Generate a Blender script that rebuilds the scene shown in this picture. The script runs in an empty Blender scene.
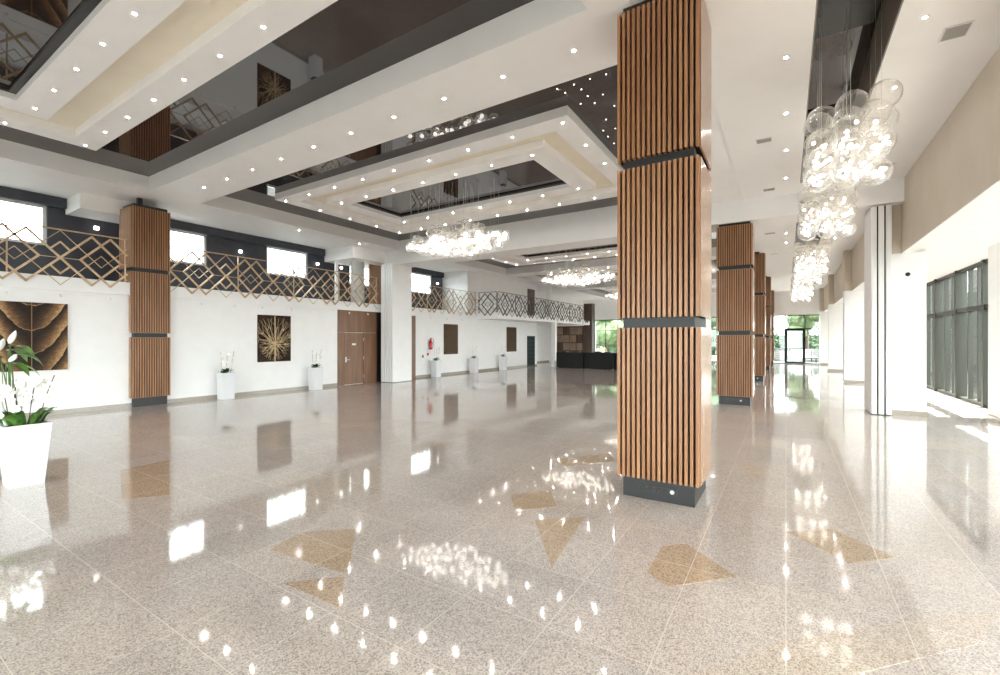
import bpy, bmesh, math, random
from math import sin, cos, pi, atan, radians
from mathutils import Vector, Matrix
random.seed(7)
SC = bpy.context.scene
C = SC.collection

# ------------------------------------------------------------------ helpers
class MB:
    """collects shapes, then builds them as one mesh object"""
    def __init__(s): s.b = bmesh.new()
    def box(s, x0, x1, y0, y1, z0, z1, m=0, M=None):
        vs = [s.b.verts.new(Vector(p) if M is None else M @ Vector(p)) for p in
              ((x0,y0,z0),(x1,y0,z0),(x1,y1,z0),(x0,y1,z0),(x0,y0,z1),(x1,y0,z1),(x1,y1,z1),(x0,y1,z1))]
        for f in ((3,2,1,0),(4,5,6,7),(0,1,5,4),(1,2,6,5),(2,3,7,6),(3,0,4,7)):
            s.b.faces.new([vs[i] for i in f]).material_index = m
        return s
    def poly(s, pts, m=0):
        f = s.b.faces.new([s.b.verts.new(p) for p in pts]); f.material_index = m; return s
    def prism(s, pts, z0, z1, m=0):
        a = [s.b.verts.new((p[0],p[1],z0)) for p in pts]; b = [s.b.verts.new((p[0],p[1],z1)) for p in pts]
        n = len(pts)
        s.b.faces.new(a[::-1]).material_index = m; s.b.faces.new(b).material_index = m
        for i in range(n):
            s.b.faces.new((a[i],a[(i+1)%n],b[(i+1)%n],b[i])).material_index = m
        return s
    def frustum(s, cx, cy, w0, w1, z0, z1, m=0, top=True):
        a=[s.b.verts.new((cx+sx*w0,cy+sy*w0,z0)) for sx,sy in ((-1,-1),(1,-1),(1,1),(-1,1))]
        b=[s.b.verts.new((cx+sx*w1,cy+sy*w1,z1)) for sx,sy in ((-1,-1),(1,-1),(1,1),(-1,1))]
        s.b.faces.new(a[::-1]).material_index=m
        if top: s.b.faces.new(b).material_index=m
        for i in range(4): s.b.faces.new((a[i],a[(i+1)%4],b[(i+1)%4],b[i])).material_index=m
        return s
    def lathe(s, prof, seg=20, c=(0,0,0), m=0, smooth=True, M=None):
        rings=[]
        for r,z in prof:
            ring=[]
            for k in range(seg):
                a=2*pi*k/seg; p=Vector((c[0]+r*cos(a), c[1]+r*sin(a), c[2]+z))
                ring.append(s.b.verts.new(p if M is None else M@p))
            rings.append(ring)
        for i in range(len(rings)-1):
            for k in range(seg):
                f=s.b.faces.new((rings[i][k],rings[i][(k+1)%seg],rings[i+1][(k+1)%seg],rings[i+1][k]))
                f.smooth=smooth; f.material_index=m
        for ring,rev in ((rings[0],True),(rings[-1],False)):
            try: s.b.faces.new(ring[::-1] if rev else ring).material_index=m
            except ValueError: pass
        return s
    def tube(s, pts, r, seg=6, m=0):
        pts=[Vector(p) for p in pts]; n=len(pts); rings=[]
        for i,p in enumerate(pts):
            d=(pts[min(i+1,n-1)]-pts[max(i-1,0)]).normalized()
            up=Vector((0,0,1)) if abs(d.z)<.95 else Vector((1,0,0))
            a=d.cross(up).normalized(); b=d.cross(a).normalized()
            rr=r[i] if isinstance(r,(list,tuple)) else r
            rings.append([s.b.verts.new(p+a*rr*cos(2*pi*k/seg)+b*rr*sin(2*pi*k/seg)) for k in range(seg)])
        for i in range(n-1):
            for k in range(seg):
                f=s.b.faces.new((rings[i][k],rings[i][(k+1)%seg],rings[i+1][(k+1)%seg],rings[i+1][k])); f.smooth=True; f.material_index=m
        s.b.faces.new(rings[0][::-1]).material_index=m; s.b.faces.new(rings[-1]).material_index=m
        return s
    def ball(s, c, r, u=12, v=8, m=0, sz=1.0):
        prof=[(max(1e-4,r*sin(pi*i/v)), -r*sz*cos(pi*i/v)) for i in range(v+1)]
        return s.lathe(prof,u,c,m)
    def build(s, name, mats, parent=None, loc=None, kind=None, label=None):
        bmesh.ops.recalc_face_normals(s.b, faces=s.b.faces[:])
        me=bpy.data.meshes.new(name); s.b.to_mesh(me); s.b.free()
        for m in (mats if isinstance(mats,(list,tuple)) else [mats]): me.materials.append(m)
        o=bpy.data.objects.new(name, me); C.objects.link(o)
        if parent is not None: o.parent=parent
        if loc is not None: o.location=loc
        if kind: o['kind']=kind
        if label: o['label']=label
        return o
def thing(name, label, cat, loc=(0,0,0), rz=0, group=None):
    o=bpy.data.objects.new(name,None); C.objects.link(o); o.location=loc; o.rotation_euler=(0,0,rz)
    o.empty_display_size=.1
    return tag(o,label,cat,group)
def tag(o, label, cat, group=None):
    o['label']=label; o['category']=cat
    if group: o['group']=group
    return o
def copy_tree(o, parent=None):
    c=o.copy(); C.objects.link(c)
    if parent is not None: c.parent=parent
    for ch in list(o.children): copy_tree(ch,c)
    return c
ORD=['first','second','third','fourth','fifth','sixth','seventh','eighth','ninth','tenth','eleventh','twelfth']

# the same pinhole as the camera below, to know what the photo can see
AZ=atan(286/450)
def px(u,v,z):
    X=u*cos(AZ)+v*sin(AZ); Z=-u*sin(AZ)+v*cos(AZ)
    if Z<.3: return None
    return (500+450*X/Z, 340-450*(z-1.7)/Z)
def seen(u,v,z,m=25):
    p=px(u,v,z); return p is not None and -m<p[0]<1000+m and -m<p[1]<675+m

# ------------------------------------------------------------------ materials
def mat(name, col, rough=.5, metal=0, ior=1.5, coat=0, emit=None, es=1.0, spec=None):
    m=bpy.data.materials.new(name); m.use_nodes=True
    b=m.node_tree.nodes['Principled BSDF']
    b.inputs['Base Color'].default_value=(*col,1); b.inputs['Roughness'].default_value=rough
    b.inputs['Metallic'].default_value=metal; b.inputs['IOR'].default_value=ior
    b.inputs['Coat Weight'].default_value=coat
    if spec is not None: b.inputs['Specular IOR Level'].default_value=spec
    if emit:
        b.inputs['Emission Color'].default_value=(*emit,1); b.inputs['Emission Strength'].default_value=es
    return m
def nt(m): return m.node_tree.nodes, m.node_tree.links, m.node_tree.nodes['Principled BSDF']
def noise_tint(m, c0, c1, scale=6, stretch=(1,1,1), detail=4, lo=.35, hi=.65):
    N,L,B=nt(m)
    tc=N.new('ShaderNodeTexCoord'); mp=N.new('ShaderNodeMapping'); mp.inputs['Scale'].default_value=stretch
    nz=N.new('ShaderNodeTexNoise'); nz.inputs['Scale'].default_value=scale; nz.inputs['Detail'].default_value=detail
    r=N.new('ShaderNodeValToRGB'); r.color_ramp.elements[0].position=lo; r.color_ramp.elements[1].position=hi
    r.color_ramp.elements[0].color=(*c0,1); r.color_ramp.elements[1].color=(*c1,1)
    L.new(tc.outputs['Object'],mp.inputs['Vector']); L.new(mp.outputs['Vector'],nz.inputs['Vector'])
    L.new(nz.outputs['Fac'],r.inputs['Fac']); L.new(r.outputs['Color'],B.inputs['Base Color'])
    return m
M={}
M['white']=noise_tint(mat('white_paint',(.87,.865,.86),.55),(.86,.855,.85),(.885,.88,.875),3)
M['ceil']=noise_tint(mat('ceiling_paint',(.885,.88,.875),.6),(.875,.87,.865),(.895,.89,.885),2)
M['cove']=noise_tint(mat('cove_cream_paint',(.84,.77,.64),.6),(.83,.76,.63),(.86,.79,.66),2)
M['beige']=noise_tint(mat('warm_lit_white_wall',(.6,.53,.44),.6),(.59,.52,.43),(.62,.55,.46),2)  # white wall paint with the warm light on it put into the colour
M['taupe']=mat('taupe_reveal',(.25,.23,.2),.5)
M['dark_gloss']=mat('dark_stretch_ceiling',(.024,.014,.012),.02,0,1.75)
M['navy']=noise_tint(mat('navy_wall_paint',(.035,.04,.055),.45),(.033,.037,.05),(.045,.05,.066),3)
M['black']=mat('black_trim',(.012,.011,.011),.35)
M['wood']=noise_tint(mat('slat_wood',(.35,.165,.074),.38),(.29,.13,.056),(.42,.215,.102),3,(6,6,.35),5)
M['wood_gloss']=noise_tint(mat('side_panel_wood',(.40,.23,.13),.2,0,1.5,.1),(.33,.18,.1),(.40,.235,.14),2.5,(5,5,.3),5)
M['brown_panel']=noise_tint(mat('brown_door_wood',(.2,.1,.055),.35),(.17,.085,.045),(.235,.12,.066),2,(4,4,.3),5)
M['wood_dark']=noise_tint(mat('dark_walnut',(.09,.055,.04),.35),(.075,.045,.032),(.11,.07,.05),2,(4,4,.3),5)
M['slot']=mat('slat_backing',(.012,.007,.007),.8,spec=.1)
M['graphite']=mat('graphite_plinth',(.026,.026,.026),.4,spec=.3)
M['steel']=mat('brushed_steel',(.55,.55,.56),.28,1)
M['chrome']=mat('chrome',(.8,.8,.8),.12,1)
M['gold']=noise_tint(mat('bronze_railing',(.5,.36,.22),.35,.4),(.42,.28,.16),(.58,.43,.28),5)
M['bronze_backlit']=noise_tint(mat('backlit_bronze_railing',(.05,.035,.025),.5),(.04,.028,.02),(.07,.05,.035),5)  # same railing bronze, its backlit darkness put into the colour
M['pot']=mat('gloss_white_pot',(.74,.75,.77),.18,0,1.5,.3)
M['soil']=noise_tint(mat('bark_soil',(.06,.035,.02),.9),(.03,.018,.01),(.12,.07,.04),60)
M['leaf']=noise_tint(mat('orchid_leaf',(.08,.2,.04),.35),(.04,.12,.02),(.16,.34,.06),9)
M['leaf_dark']=noise_tint(mat('dark_leaf',(.03,.07,.02),.4),(.015,.04,.012),(.05,.11,.03),9)
M['stem']=mat('plant_stem',(.13,.16,.05),.5)
M['stem_dark']=mat('brown_stem',(.09,.06,.04),.5)
M['petal']=mat('white_petal',(.88,.87,.84),.5)
M['petal_c']=mat('petal_heart',(.75,.6,.25),.5)
M['alu']=mat('window_frame_olive',(.04,.04,.029),.45,.1)
M['frame_dark']=mat('dark_window_frame',(.015,.015,.015),.5,spec=.2)
M['frame_white']=mat('white_window_frame',(.8,.8,.8),.35)
M['skirt']=noise_tint(mat('stone_skirting',(.36,.32,.27),.2),(.33,.29,.245),(.4,.36,.31),40)
M['cloth']=noise_tint(mat('black_cloth',(.008,.008,.009),.85),(.006,.006,.007),(.014,.014,.015),20)
M['red']=mat('red_enamel',(.55,.015,.02),.25)
M['label_white']=mat('printed_label',(.8,.78,.74),.4)
M['grille']=mat('vent_grey',(.4,.39,.36),.4)
M['lens']=mat('downlight_lens',(1,1,1),.3,emit=(1,.94,.89),es=240)
M['bulb']=mat('chandelier_bulb',(1,1,1),.3,emit=(1,.95,.88),es=1.7)
M['star']=mat('star_led',(1,1,1),.3,emit=(1,.9,.75),es=6)
M['sconce']=mat('sconce_glow',(1,1,1),.3,emit=(1,.97,.9),es=3)
M['bark']=noise_tint(mat('tree_bark',(.1,.07,.05),.9),(.07,.05,.035),(.14,.1,.07),12)
M['foliage']=noise_tint(mat('tree_leaves',(.065,.1,.033),.7),(.03,.055,.018),(.12,.17,.065),2.5)
M['foliage2']=noise_tint(mat('tree_leaves_blue',(.05,.09,.045),.7),(.025,.055,.03),(.09,.15,.07),2.5)
M['pave']=noise_tint(mat('paving',(.06,.058,.055),.8),(.045,.043,.04),(.085,.08,.078),3)
M['concrete']=noise_tint(mat('pale_concrete',(.13,.125,.12),.8),(.1,.098,.093),(.16,.155,.15),4)
M['pink']=mat('pink_blossom',(.6,.25,.28),.6)

def thin_glass(name, tint, refl=.06, rough=.0, fres=4, bump=0, edge=.6):
    m=bpy.data.materials.new(name); m.use_nodes=True; N=m.node_tree.nodes; L=m.node_tree.links; N.clear()
    out=N.new('ShaderNodeOutputMaterial'); mix=N.new('ShaderNodeMixShader'); t=N.new('ShaderNodeBsdfTransparent'); g=N.new('ShaderNodeBsdfGlossy')
    t.inputs['Color'].default_value=(*tint,1); g.inputs['Roughness'].default_value=rough; g.inputs['Color'].default_value=(1,1,1,1)
    if fres: 
        # symmetric edge reflection: base + facing^k, the same from both sides of the pane
        lw=N.new('ShaderNodeLayerWeight'); lw.inputs['Blend'].default_value=.5
        pw=N.new('ShaderNodeMath'); pw.operation='POWER'; pw.inputs[1].default_value=fres; L.new(lw.outputs['Facing'],pw.inputs[0])
        ma=N.new('ShaderNodeMath'); ma.operation='MULTIPLY_ADD'; ma.inputs[1].default_value=edge; ma.inputs[2].default_value=refl; ma.use_clamp=True
        L.new(pw.outputs[0],ma.inputs[0]); L.new(ma.outputs[0],mix.inputs['Fac'])
        if bump:
            tc=N.new('ShaderNodeTexCoord'); v=N.new('ShaderNodeTexVoronoi'); v.inputs['Scale'].default_value=bump; v.feature='DISTANCE_TO_EDGE'
            L.new(tc.outputs['Object'],v.inputs['Vector'])
            bp=N.new('ShaderNodeBump'); bp.inputs['Strength'].default_value=.6; bp.inputs['Distance'].default_value=.02
            L.new(v.outputs['Distance'],bp.inputs['Height']); L.new(bp.outputs['Normal'],g.inputs['Normal'])
    else: mix.inputs['Fac'].default_value=refl
    L.new(t.outputs[0],mix.inputs[1]); L.new(g.outputs[0],mix.inputs[2]); L.new(mix.outputs[0],out.inputs['Surface'])
    return m
M['glass']=thin_glass('window_glass',(.93,.97,.95),refl=.03,fres=5,edge=.22)
M['globe']=thin_glass('bubble_glass',(.97,.96,.94),refl=.07,rough=.1,fres=2.0,bump=45,edge=.95)
M['wire']=mat('suspension_wire',(.7,.68,.64),.3,.5)

def floor_mat(name, base, dark, light, joints=True, gold=False):
    m=bpy.data.materials.new(name); m.use_nodes=True; N,L,B=nt(m)
    tc=N.new('ShaderNodeTexCoord')
    v=N.new('ShaderNodeTexVoronoi'); v.inputs['Scale'].default_value=165
    L.new(tc.outputs['Object'],v.inputs['Vector'])
    bw=N.new('ShaderNodeRGBToBW'); L.new(v.outputs['Color'],bw.inputs['Color'])
    r=N.new('ShaderNodeValToRGB'); cr=r.color_ramp; cr.interpolation='LINEAR'
    cr.elements[0].position=.2; cr.elements[0].color=(*dark,1)
    cr.elements[1].position=.8; cr.elements[1].color=(*light,1)
    e=cr.elements.new(.42); e.color=(*base,1)
    L.new(bw.outputs['Val'],r.inputs['Fac'])
    # broad tone drift from slab to slab
    nz=N.new('ShaderNodeTexNoise'); nz.inputs['Scale'].default_value=.55; nz.inputs['Detail'].default_value=3
    L.new(tc.outputs['Object'],nz.inputs['Vector'])
    br=N.new('ShaderNodeTexBrick'); br.offset=0; br.inputs['Scale'].default_value=1.0
    br.inputs['Mortar Size'].default_value=.0022; br.inputs['Brick Width'].default_value=.6; br.inputs['Row Height'].default_value=.6
    br.inputs['Mortar Smooth'].default_value=0
    br.inputs['Color1'].default_value=(.95,.95,.95,1); br.inputs['Color2'].default_value=(1.04,1.03,1.01,1); br.inputs['Mortar'].default_value=(1,1,1,1)
    L.new(tc.outputs['Object'],br.inputs['Vector'])
    mul=N.new('ShaderNodeMix'); mul.data_type='RGBA'; mul.blend_type='MULTIPLY'; mul.inputs['Factor'].default_value=1
    L.new(r.outputs['Color'],mul.inputs['A']); L.new(br.outputs['Color'],mul.inputs['B'])
    tint=N.new('ShaderNodeValToRGB'); tint.color_ramp.elements[0].position=.35; tint.color_ramp.elements[1].position=.65
    tint.color_ramp.elements[0].color=(.93,.92,.93,1); tint.color_ramp.elements[1].color=(1.02,.99,.93,1)
    L.new(nz.outputs['Fac'],tint.inputs['Fac'])
    mul2=N.new('ShaderNodeMix'); mul2.data_type='RGBA'; mul2.blend_type='MULTIPLY'; mul2.inputs['Factor'].default_value=1
    L.new(mul.outputs['Result'],mul2.inputs['A']); L.new(tint.outputs['Color'],mul2.inputs['B'])
    mort=N.new('ShaderNodeMix'); mort.data_type='RGBA'; L.new(br.outputs['Fac'],mort.inputs['Factor'])
    L.new(mul2.outputs['Result'],mort.inputs['A']); mort.inputs['B'].default_value=(.7,.63,.56,1)
    L.new(mort.outputs['Result'],B.inputs['Base Color'])
    B.inputs['Roughness'].default_value=.055; B.inputs['IOR'].default_value=1.95
    return m
M['granite']=floor_mat('polished_granite',(.505,.44,.41),(.3,.255,.24),(.65,.59,.56))
M['granite_sand']=floor_mat('sand_granite',(.52,.435,.375),(.31,.25,.21),(.65,.575,.52))
M['granite_gold']=floor_mat('gold_granite',(.45,.335,.24),(.24,.17,.12),(.58,.46,.35))

# ------------------------------------------------------------------ setting
HS, HA, HG, HI = 5.34, 5.28, 5.71, 5.54      # soffit, aisle soffit, dark ceiling, tray soffit
V0, V1 = -7.0, 39.0
K='structure'
f=MB(); f.box(-16,4.45,V0,V1,-.2,0)
inl=[[(-.86,3.36),(-.86,3.85),(-.7,4.0),(-.3,3.64),(-.69,3.23)],
     [(.01,4.73),(.35,5.02),(.72,4.62),(.41,4.31)],
     [(-3.53,2.08),(-3.63,2.41),(-3.27,2.72),(-2.67,2.16)],
     [(-2.97,1.84),(-2.68,2.13),(-2.38,1.87)],
     [(-.39,2.45),(-.03,3.0),(.86,3.84),(1.15,4.08),(.9,3.55),(-.03,2.55)],
     [(-2.55,4.22),(-2.26,4.61),(-1.97,4.18),(-2.27,3.86)],
     [(-2.82,5.76),(-2.23,6.6),(-2.01,6.15),(-2.5,5.6)],
     [(-.5,7.1),(-.23,6.83),(-.21,6.22),(-.52,6.6)],
     [(-2.0,3.76),(-1.63,4.09),(-1.48,3.05)],
     [(-7.35,2.3),(-7.37,2.87),(-5.7,2.22),(-5.95,1.88)]]
for i,p in enumerate(inl): f.prism(p,-.001,.0012,2 if i in (4,7) else 1)
f.build('floor',[M['granite'],M['granite_gold'],M['granite_sand']],kind=K)

# ceiling: one shell of beams, trays, slots and dark stretch panels
BEAMS=[(-7.0,-2.6,HS),(4.7,5.85,HS),(13.15,14.1,4.77),(21.4,22.45,HS),(29.7,30.75,HS),(38.0,39.0,HS)]
COFF=[(-2.6,4.7),(5.85,13.15),(14.1,21.4),(22.45,29.7),(30.75,38.0)]
TRAY=[(-1.44,3.31),(7.1,11.85),(15.35,20.15),(23.7,28.45),(32.0,36.75)]
UL,UR=-13.2,-1.85
TL,TR=-11.82,-3.15
c=MB()
c.box(-15.95,UL,V0,V1,HS,6.3); c.box(UR,-.92,V0,V1,HS,6.3)
for a,b,z in BEAMS: c.box(UL,UR,a,b,z,6.3)
# the deep beam runs the whole width of the hall and carries the partition track
c.box(UR,2.3,13.15,14.1,4.77,HS); c.box(-14.0,UL,13.15,14.1,4.77,HS)
# aisle ceiling with its slots
SLOTS=[(4.6,12.35),(14.9,20.6),(23.2,28.9),(31.5,37.2)]
c.box(-.92,.27,V0,V1,HA,6.3); c.box(1.05,2.3,V0,V1,HA,6.3)
e=[V0]+[w for s_ in SLOTS for w in s_]+[V1]
for a,b in zip(e[0::2],e[1::2]): c.box(.27,1.05,a,b,HA,6.3)
for a,b in SLOTS:
    c.box(1.035,1.05,a,b,HA+.004,6.0,2); c.box(.27,.285,a,b,HA+.004,6.0,2)
    c.box(.27,1.05,a,b,6.0,6.05,1)
for a,b in COFF: c.box(UL,UR,a,b,HG,HG+.05,1)
for a,b in TRAY:
    # outer frame
    w=.43
    c.box(TL,TR,a,a+w,HI,HG-.001); c.box(TL,TR,b-w,b,HI,HG-.001)
    c.box(TL,TL+w,a+w,b-w,HI,HG-.001); c.box(TR-w,TR,a+w,b-w,HI,HG-.001)
    # cream cove floor
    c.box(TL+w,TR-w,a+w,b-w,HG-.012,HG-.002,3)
    # inner frame round the dark centre
    i0,i1,j0,j1=TL+.93,TR-.93,a+.92,b-.92
    q=.46
    c.box(i0,i1,j0,j0+q,HI,HG-.013); c.box(i0,i1,j1-q,j1,HI,HG-.013)
    c.box(i0,i0+q,j0+q,j1-q,HI,HG-.013); c.box(i1-q,i1,j0+q,j1-q,HI,HG-.013)
    # black rim and dark centre
    x0,x1,y0,y1=i0+q,i1-q,j0+q,j1-q
    c.box(x0,x1,y0,y1,HG-.03,HG-.014,1)
    for bx in ((x0,x1,y0,y0+.09),(x0,x1,y1-.09,y1),(x0,x0+.09,y0+.09,y1-.09),(x1-.09,x1,y0+.09,y1-.09)):
        c.box(*bx,HG-.07,HG-.031,4)
# lower ceiling of the window alcoves
c.box(2.42,4.45,V0,V1,3.72,3.9)
# small dropped boxes over the gallery
c.box(-15.75,-14.62,3.8,5.45,4.95,HS); c.box(-15.75,-14.0,11.55,14.1,4.86,HS)
c.build('ceiling',[M['ceil'],M['dark_gloss'],M['taupe'],M['cove'],M['black']],kind=K)
# left side: wall, gallery, navy wall with windows
WL=-14.05
w=MB(); w.box(WL-.2,WL,V0,26.7,0,2.83); w.box(WL-.2,WL,18.95,26.7,3.15,HS); w.box(-15.95,WL-.2,18.95,19.1,3.15,HS)
w.box(-15.95,-15.75,26.7,V1,0,HS); w.box(-15.75,WL-.2,26.55,26.7,0,HS)
w.build('wall_left',M['white'],kind=K)
WIN=[(-1.85,-.2),(1.8,3.46),(5.5,7.18),(9.15,10.81),(12.8,14.46),(16.5,18.1)]
w=MB(); G=-15.75
w.box(G-.2,G,V0,18.95,3.15,4.08); w.box(G-.2,G,V0,18.95,5.1,HS); w.box(G,G+.12,V0,11.5,5.08,HS); w.box(G,G+.12,14.1,18.95,5.08,HS)
e=[V0]+[x for p in WIN for x in p]+[18.95]
for a,b in zip(e[0::2],e[1::2]): w.box(G-.2,G,a,b,4.08,5.1)
w.build('wall_gallery',M['navy'],kind=K)
for n,(a,b) in enumerate(WIN):
    w=MB(); t=.07
    w.box(G-.14,G-.06,a,b,4.08,4.08+t); w.box(G-.14,G-.06,a,b,5.1-t,5.1); w.box(G-.14,G-.06,a,a+t,4.08+t,5.1-t); w.box(G-.14,G-.06,b-t,b,4.08+t,5.1-t)
    o=w.build('window_%d'%(n+1),M['frame_white'],kind=K)
    MB().box(G-.105,G-.095,a+t,b-t,4.08+t,5.1-t).build('pane',M['glass'],o)
g=MB(); g.box(-15.95,-13.97,V0,19.65,2.83,3.15); g.box(-15.95,-12.66,19.65,32.7,2.83,3.15)
g.build('floor_gallery',M['white'],kind=K)
# slim rail under the slab
MB().box(WL,WL+.025,V0,10.8,2.76,2.79).box(WL,WL+.025,15.05,19.6,2.76,2.79).build('trim_1',M['white'],kind=K)
# skirting
s=MB()
for a,b in ((V0,10.84),(15.02,25.3),(26.4,26.7)): s.box(WL,WL+.02,a,b,0,.1)
s.box(-15.75,-15.73,26.7,32,0,.1)
s.build('baseboard_left',M['skirt'],kind=K)

# brown door panel on the left wall, and the strip past the partition stack
d=MB()
d.box(WL,WL+.03,10.86,12.72,1.99,2.83); d.box(WL,WL+.03,10.86,11.145,0,1.985); d.box(WL,WL+.03,12.06,12.72,0,1.985)
d.box(WL,WL+.012,12.72,14.71,0,2.83,1)
d.box(WL,WL+.03,14.71,15.0,0,2.78)
d.build('trim_2',[M['brown_panel'],M['black']],kind=K)
d1=MB().box(WL,WL+.026,11.155,12.05,.012,1.975).build('door_1',M['brown_panel'],kind=K)
h=MB(); h.tube([(WL+.026,11.22,.95),(WL+.08,11.22,.95),(WL+.08,11.36,.95)],.011,8).box(WL+.026,WL+.034,11.19,11.25,.86,1.06); h.build('door_handle',M['steel'],d1)
for z in (.28,1.0,1.72): MB().lathe([(.016,-.06),(.016,.06)],10,(WL+.036,12.055,z)).build('hinge',M['steel'],d1)
MB().box(WL+.026,WL+.03,11.5,11.68,1.5,1.57).build('sign_plate',M['label_white'],d1)
d2=MB().box(WL,WL+.05,25.36,26.34,0,1.96).build('door_2',M['frame_dark'],kind=K)
p=MB()
for k in range(7): p.box(WL+.05,WL+.056,25.46,26.24,.1+k*.26,.1+k*.26+.22)
p.build('pane',mat('dark_teal_glass',(.012,.022,.025),.6,spec=.08),d2)
d3=MB().box(WL,WL+.05,25.4,26.3,3.15,5.0).build('door_3',M['wood_dark'],kind=K)
MB().box(WL+.05,WL+.08,25.5,25.53,4.0,4.25).build('door_handle',M['steel'],d3)

# right side: bulkhead, cross piers, outer piers
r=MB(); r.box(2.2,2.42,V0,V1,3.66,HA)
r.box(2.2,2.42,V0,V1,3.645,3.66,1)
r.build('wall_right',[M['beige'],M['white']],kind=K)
PV=[5.1,13.45,22.55,30.45,38.1]
r=MB()
for v in PV:
    r.box(1.97,2.62,v,v+.55,0,3.66); 
r.build('wall_pier',M['white'],kind=K)
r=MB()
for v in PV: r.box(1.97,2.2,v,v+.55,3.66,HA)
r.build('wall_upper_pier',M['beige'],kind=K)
r=MB()
r.box(3.7,4.5,13.0,13.92,0,3.72)
for v in (4.8,22.6,30.5,38.2): r.box(4.2,4.5,v,v+.5,0,3.72)
r.build('wall_outer_pier',M['white'],kind=K)
s=MB()
for v in PV: s.box(1.95,2.64,v-.02,v,0,.11); s.box(1.95,1.97,v,v+.55,0,.11)
s.box(3.68,3.7,13.0,13.92,0,.1)
s.build('baseboard_right',M['skirt'],kind=K)

# glass wall on the right, in bays between the outer piers
def glass_bay(n,a,b,pitch=2.12):
    w=MB(); U=4.32; top=3.72
    k=max(1,round((b-a)/pitch)); st=(b-a)/k
    w.box(U-.1,U+.06,a,b,0,.07); w.box(U-.1,U+.06,a,b,top-.07,top); w.box(U-.12,U+.06,a,b,2.49,2.6)
    for i in range(k+1):
        y=a+i*st; w.box(U-.15,U+.1,max(a,y-.06),min(b,y+.06),.0,top)
        if i<k:
            for q in (1,2): w.box(U-.05,U+.13,y+st*q/3-.025,y+st*q/3+.025,.07,top-.07)
    o=w.build('window_%d'%n,M['alu'],kind=K)
    MB().box(U-.004,U+.004,a,b,.07,top-.07).build('pane',M['glass'],o)
glass_bay(7,V0,4.8); glass_bay(8,5.3,13.0); glass_bay(9,13.92,22.6); glass_bay(10,23.1,30.5); glass_bay(11,31.0,38.2)

# end wall and the wall behind the camera: glazing with a blind wall above
def end_wall(y, nm, n, side, uprights, door=None):
    t=.2*side
    y0,y1=min(y,y+t),max(y,y+t)
    MB().box(-15.95,4.6,y0,y1,3.52,6.3).build('wall_'+nm,M['white'],kind=K)
    w=MB(); ya,yb=min(y,y+.08*side),max(y,y+.08*side)
    a,b=uprights[0],uprights[-1]
    w.box(a,b,ya,yb,3.46,3.52); w.box(a,b,ya,yb,2.5,2.55)
    for i,u in enumerate(uprights): w.box(u-.025,u+.025,ya,yb,0,3.46)
    for u0,u1 in zip(uprights,uprights[1:]):
        if door and abs(u0-door[0])<.01: continue
        w.box(u0,u1,ya,yb,0,.04)
    o=w.build('window_%d'%n,M['frame_dark'],kind=K)
    MB().box(a,b,y+.035*side-.004,y+.035*side+.004,.04,3.46).build('pane',M['glass'],o)
ups=[-14.6,-13.6,-12.5,-11.3,-10.1,-8.9,-7.6,-6.3,-5.0,-3.7,-2.4,-1.3,-.06,1.15,2.2,3.3,4.4]
end_wall(V1,'far',12,1,ups,(-.06,1.15))
end_wall(V0,'back',13,-1,[-14.0,-12,-10,-8,-6,-4,-2,0,2,4.4])
d=MB(); y=V1-.03
d.box(-.05,.08,y,y+.1,0,2.5); d.box(1.01,1.14,y,y+.1,0,2.5); d.box(.08,1.01,y,y+.1,2.37,2.5); d.box(.08,1.01,y,y+.1,0,.13)
o=d.build('door_4',M['frame_dark'],kind=K)
MB().box(.08,1.01,y+.02,y+.03,.13,2.37).build('pane',M['glass'],o)
MB().box(.12,.15,y-.05,y,.95,1.2).build('door_handle',M['steel'],o)
# far left corner: side jamb so that nothing is open
MB().box(-15.95,-14.6,V1,V1+.2,0,3.52).build('wall_corner',M['white'],kind=K)
MB().box(-15.95,-14.0,V0-.2,V0,0,3.52).build('wall_back_corner',M['white'],kind=K)
MB().box(-16.15,-15.95,V0,V1,0,3.15).build('wall_gallery_lower',M['white'],kind=K)

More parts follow.
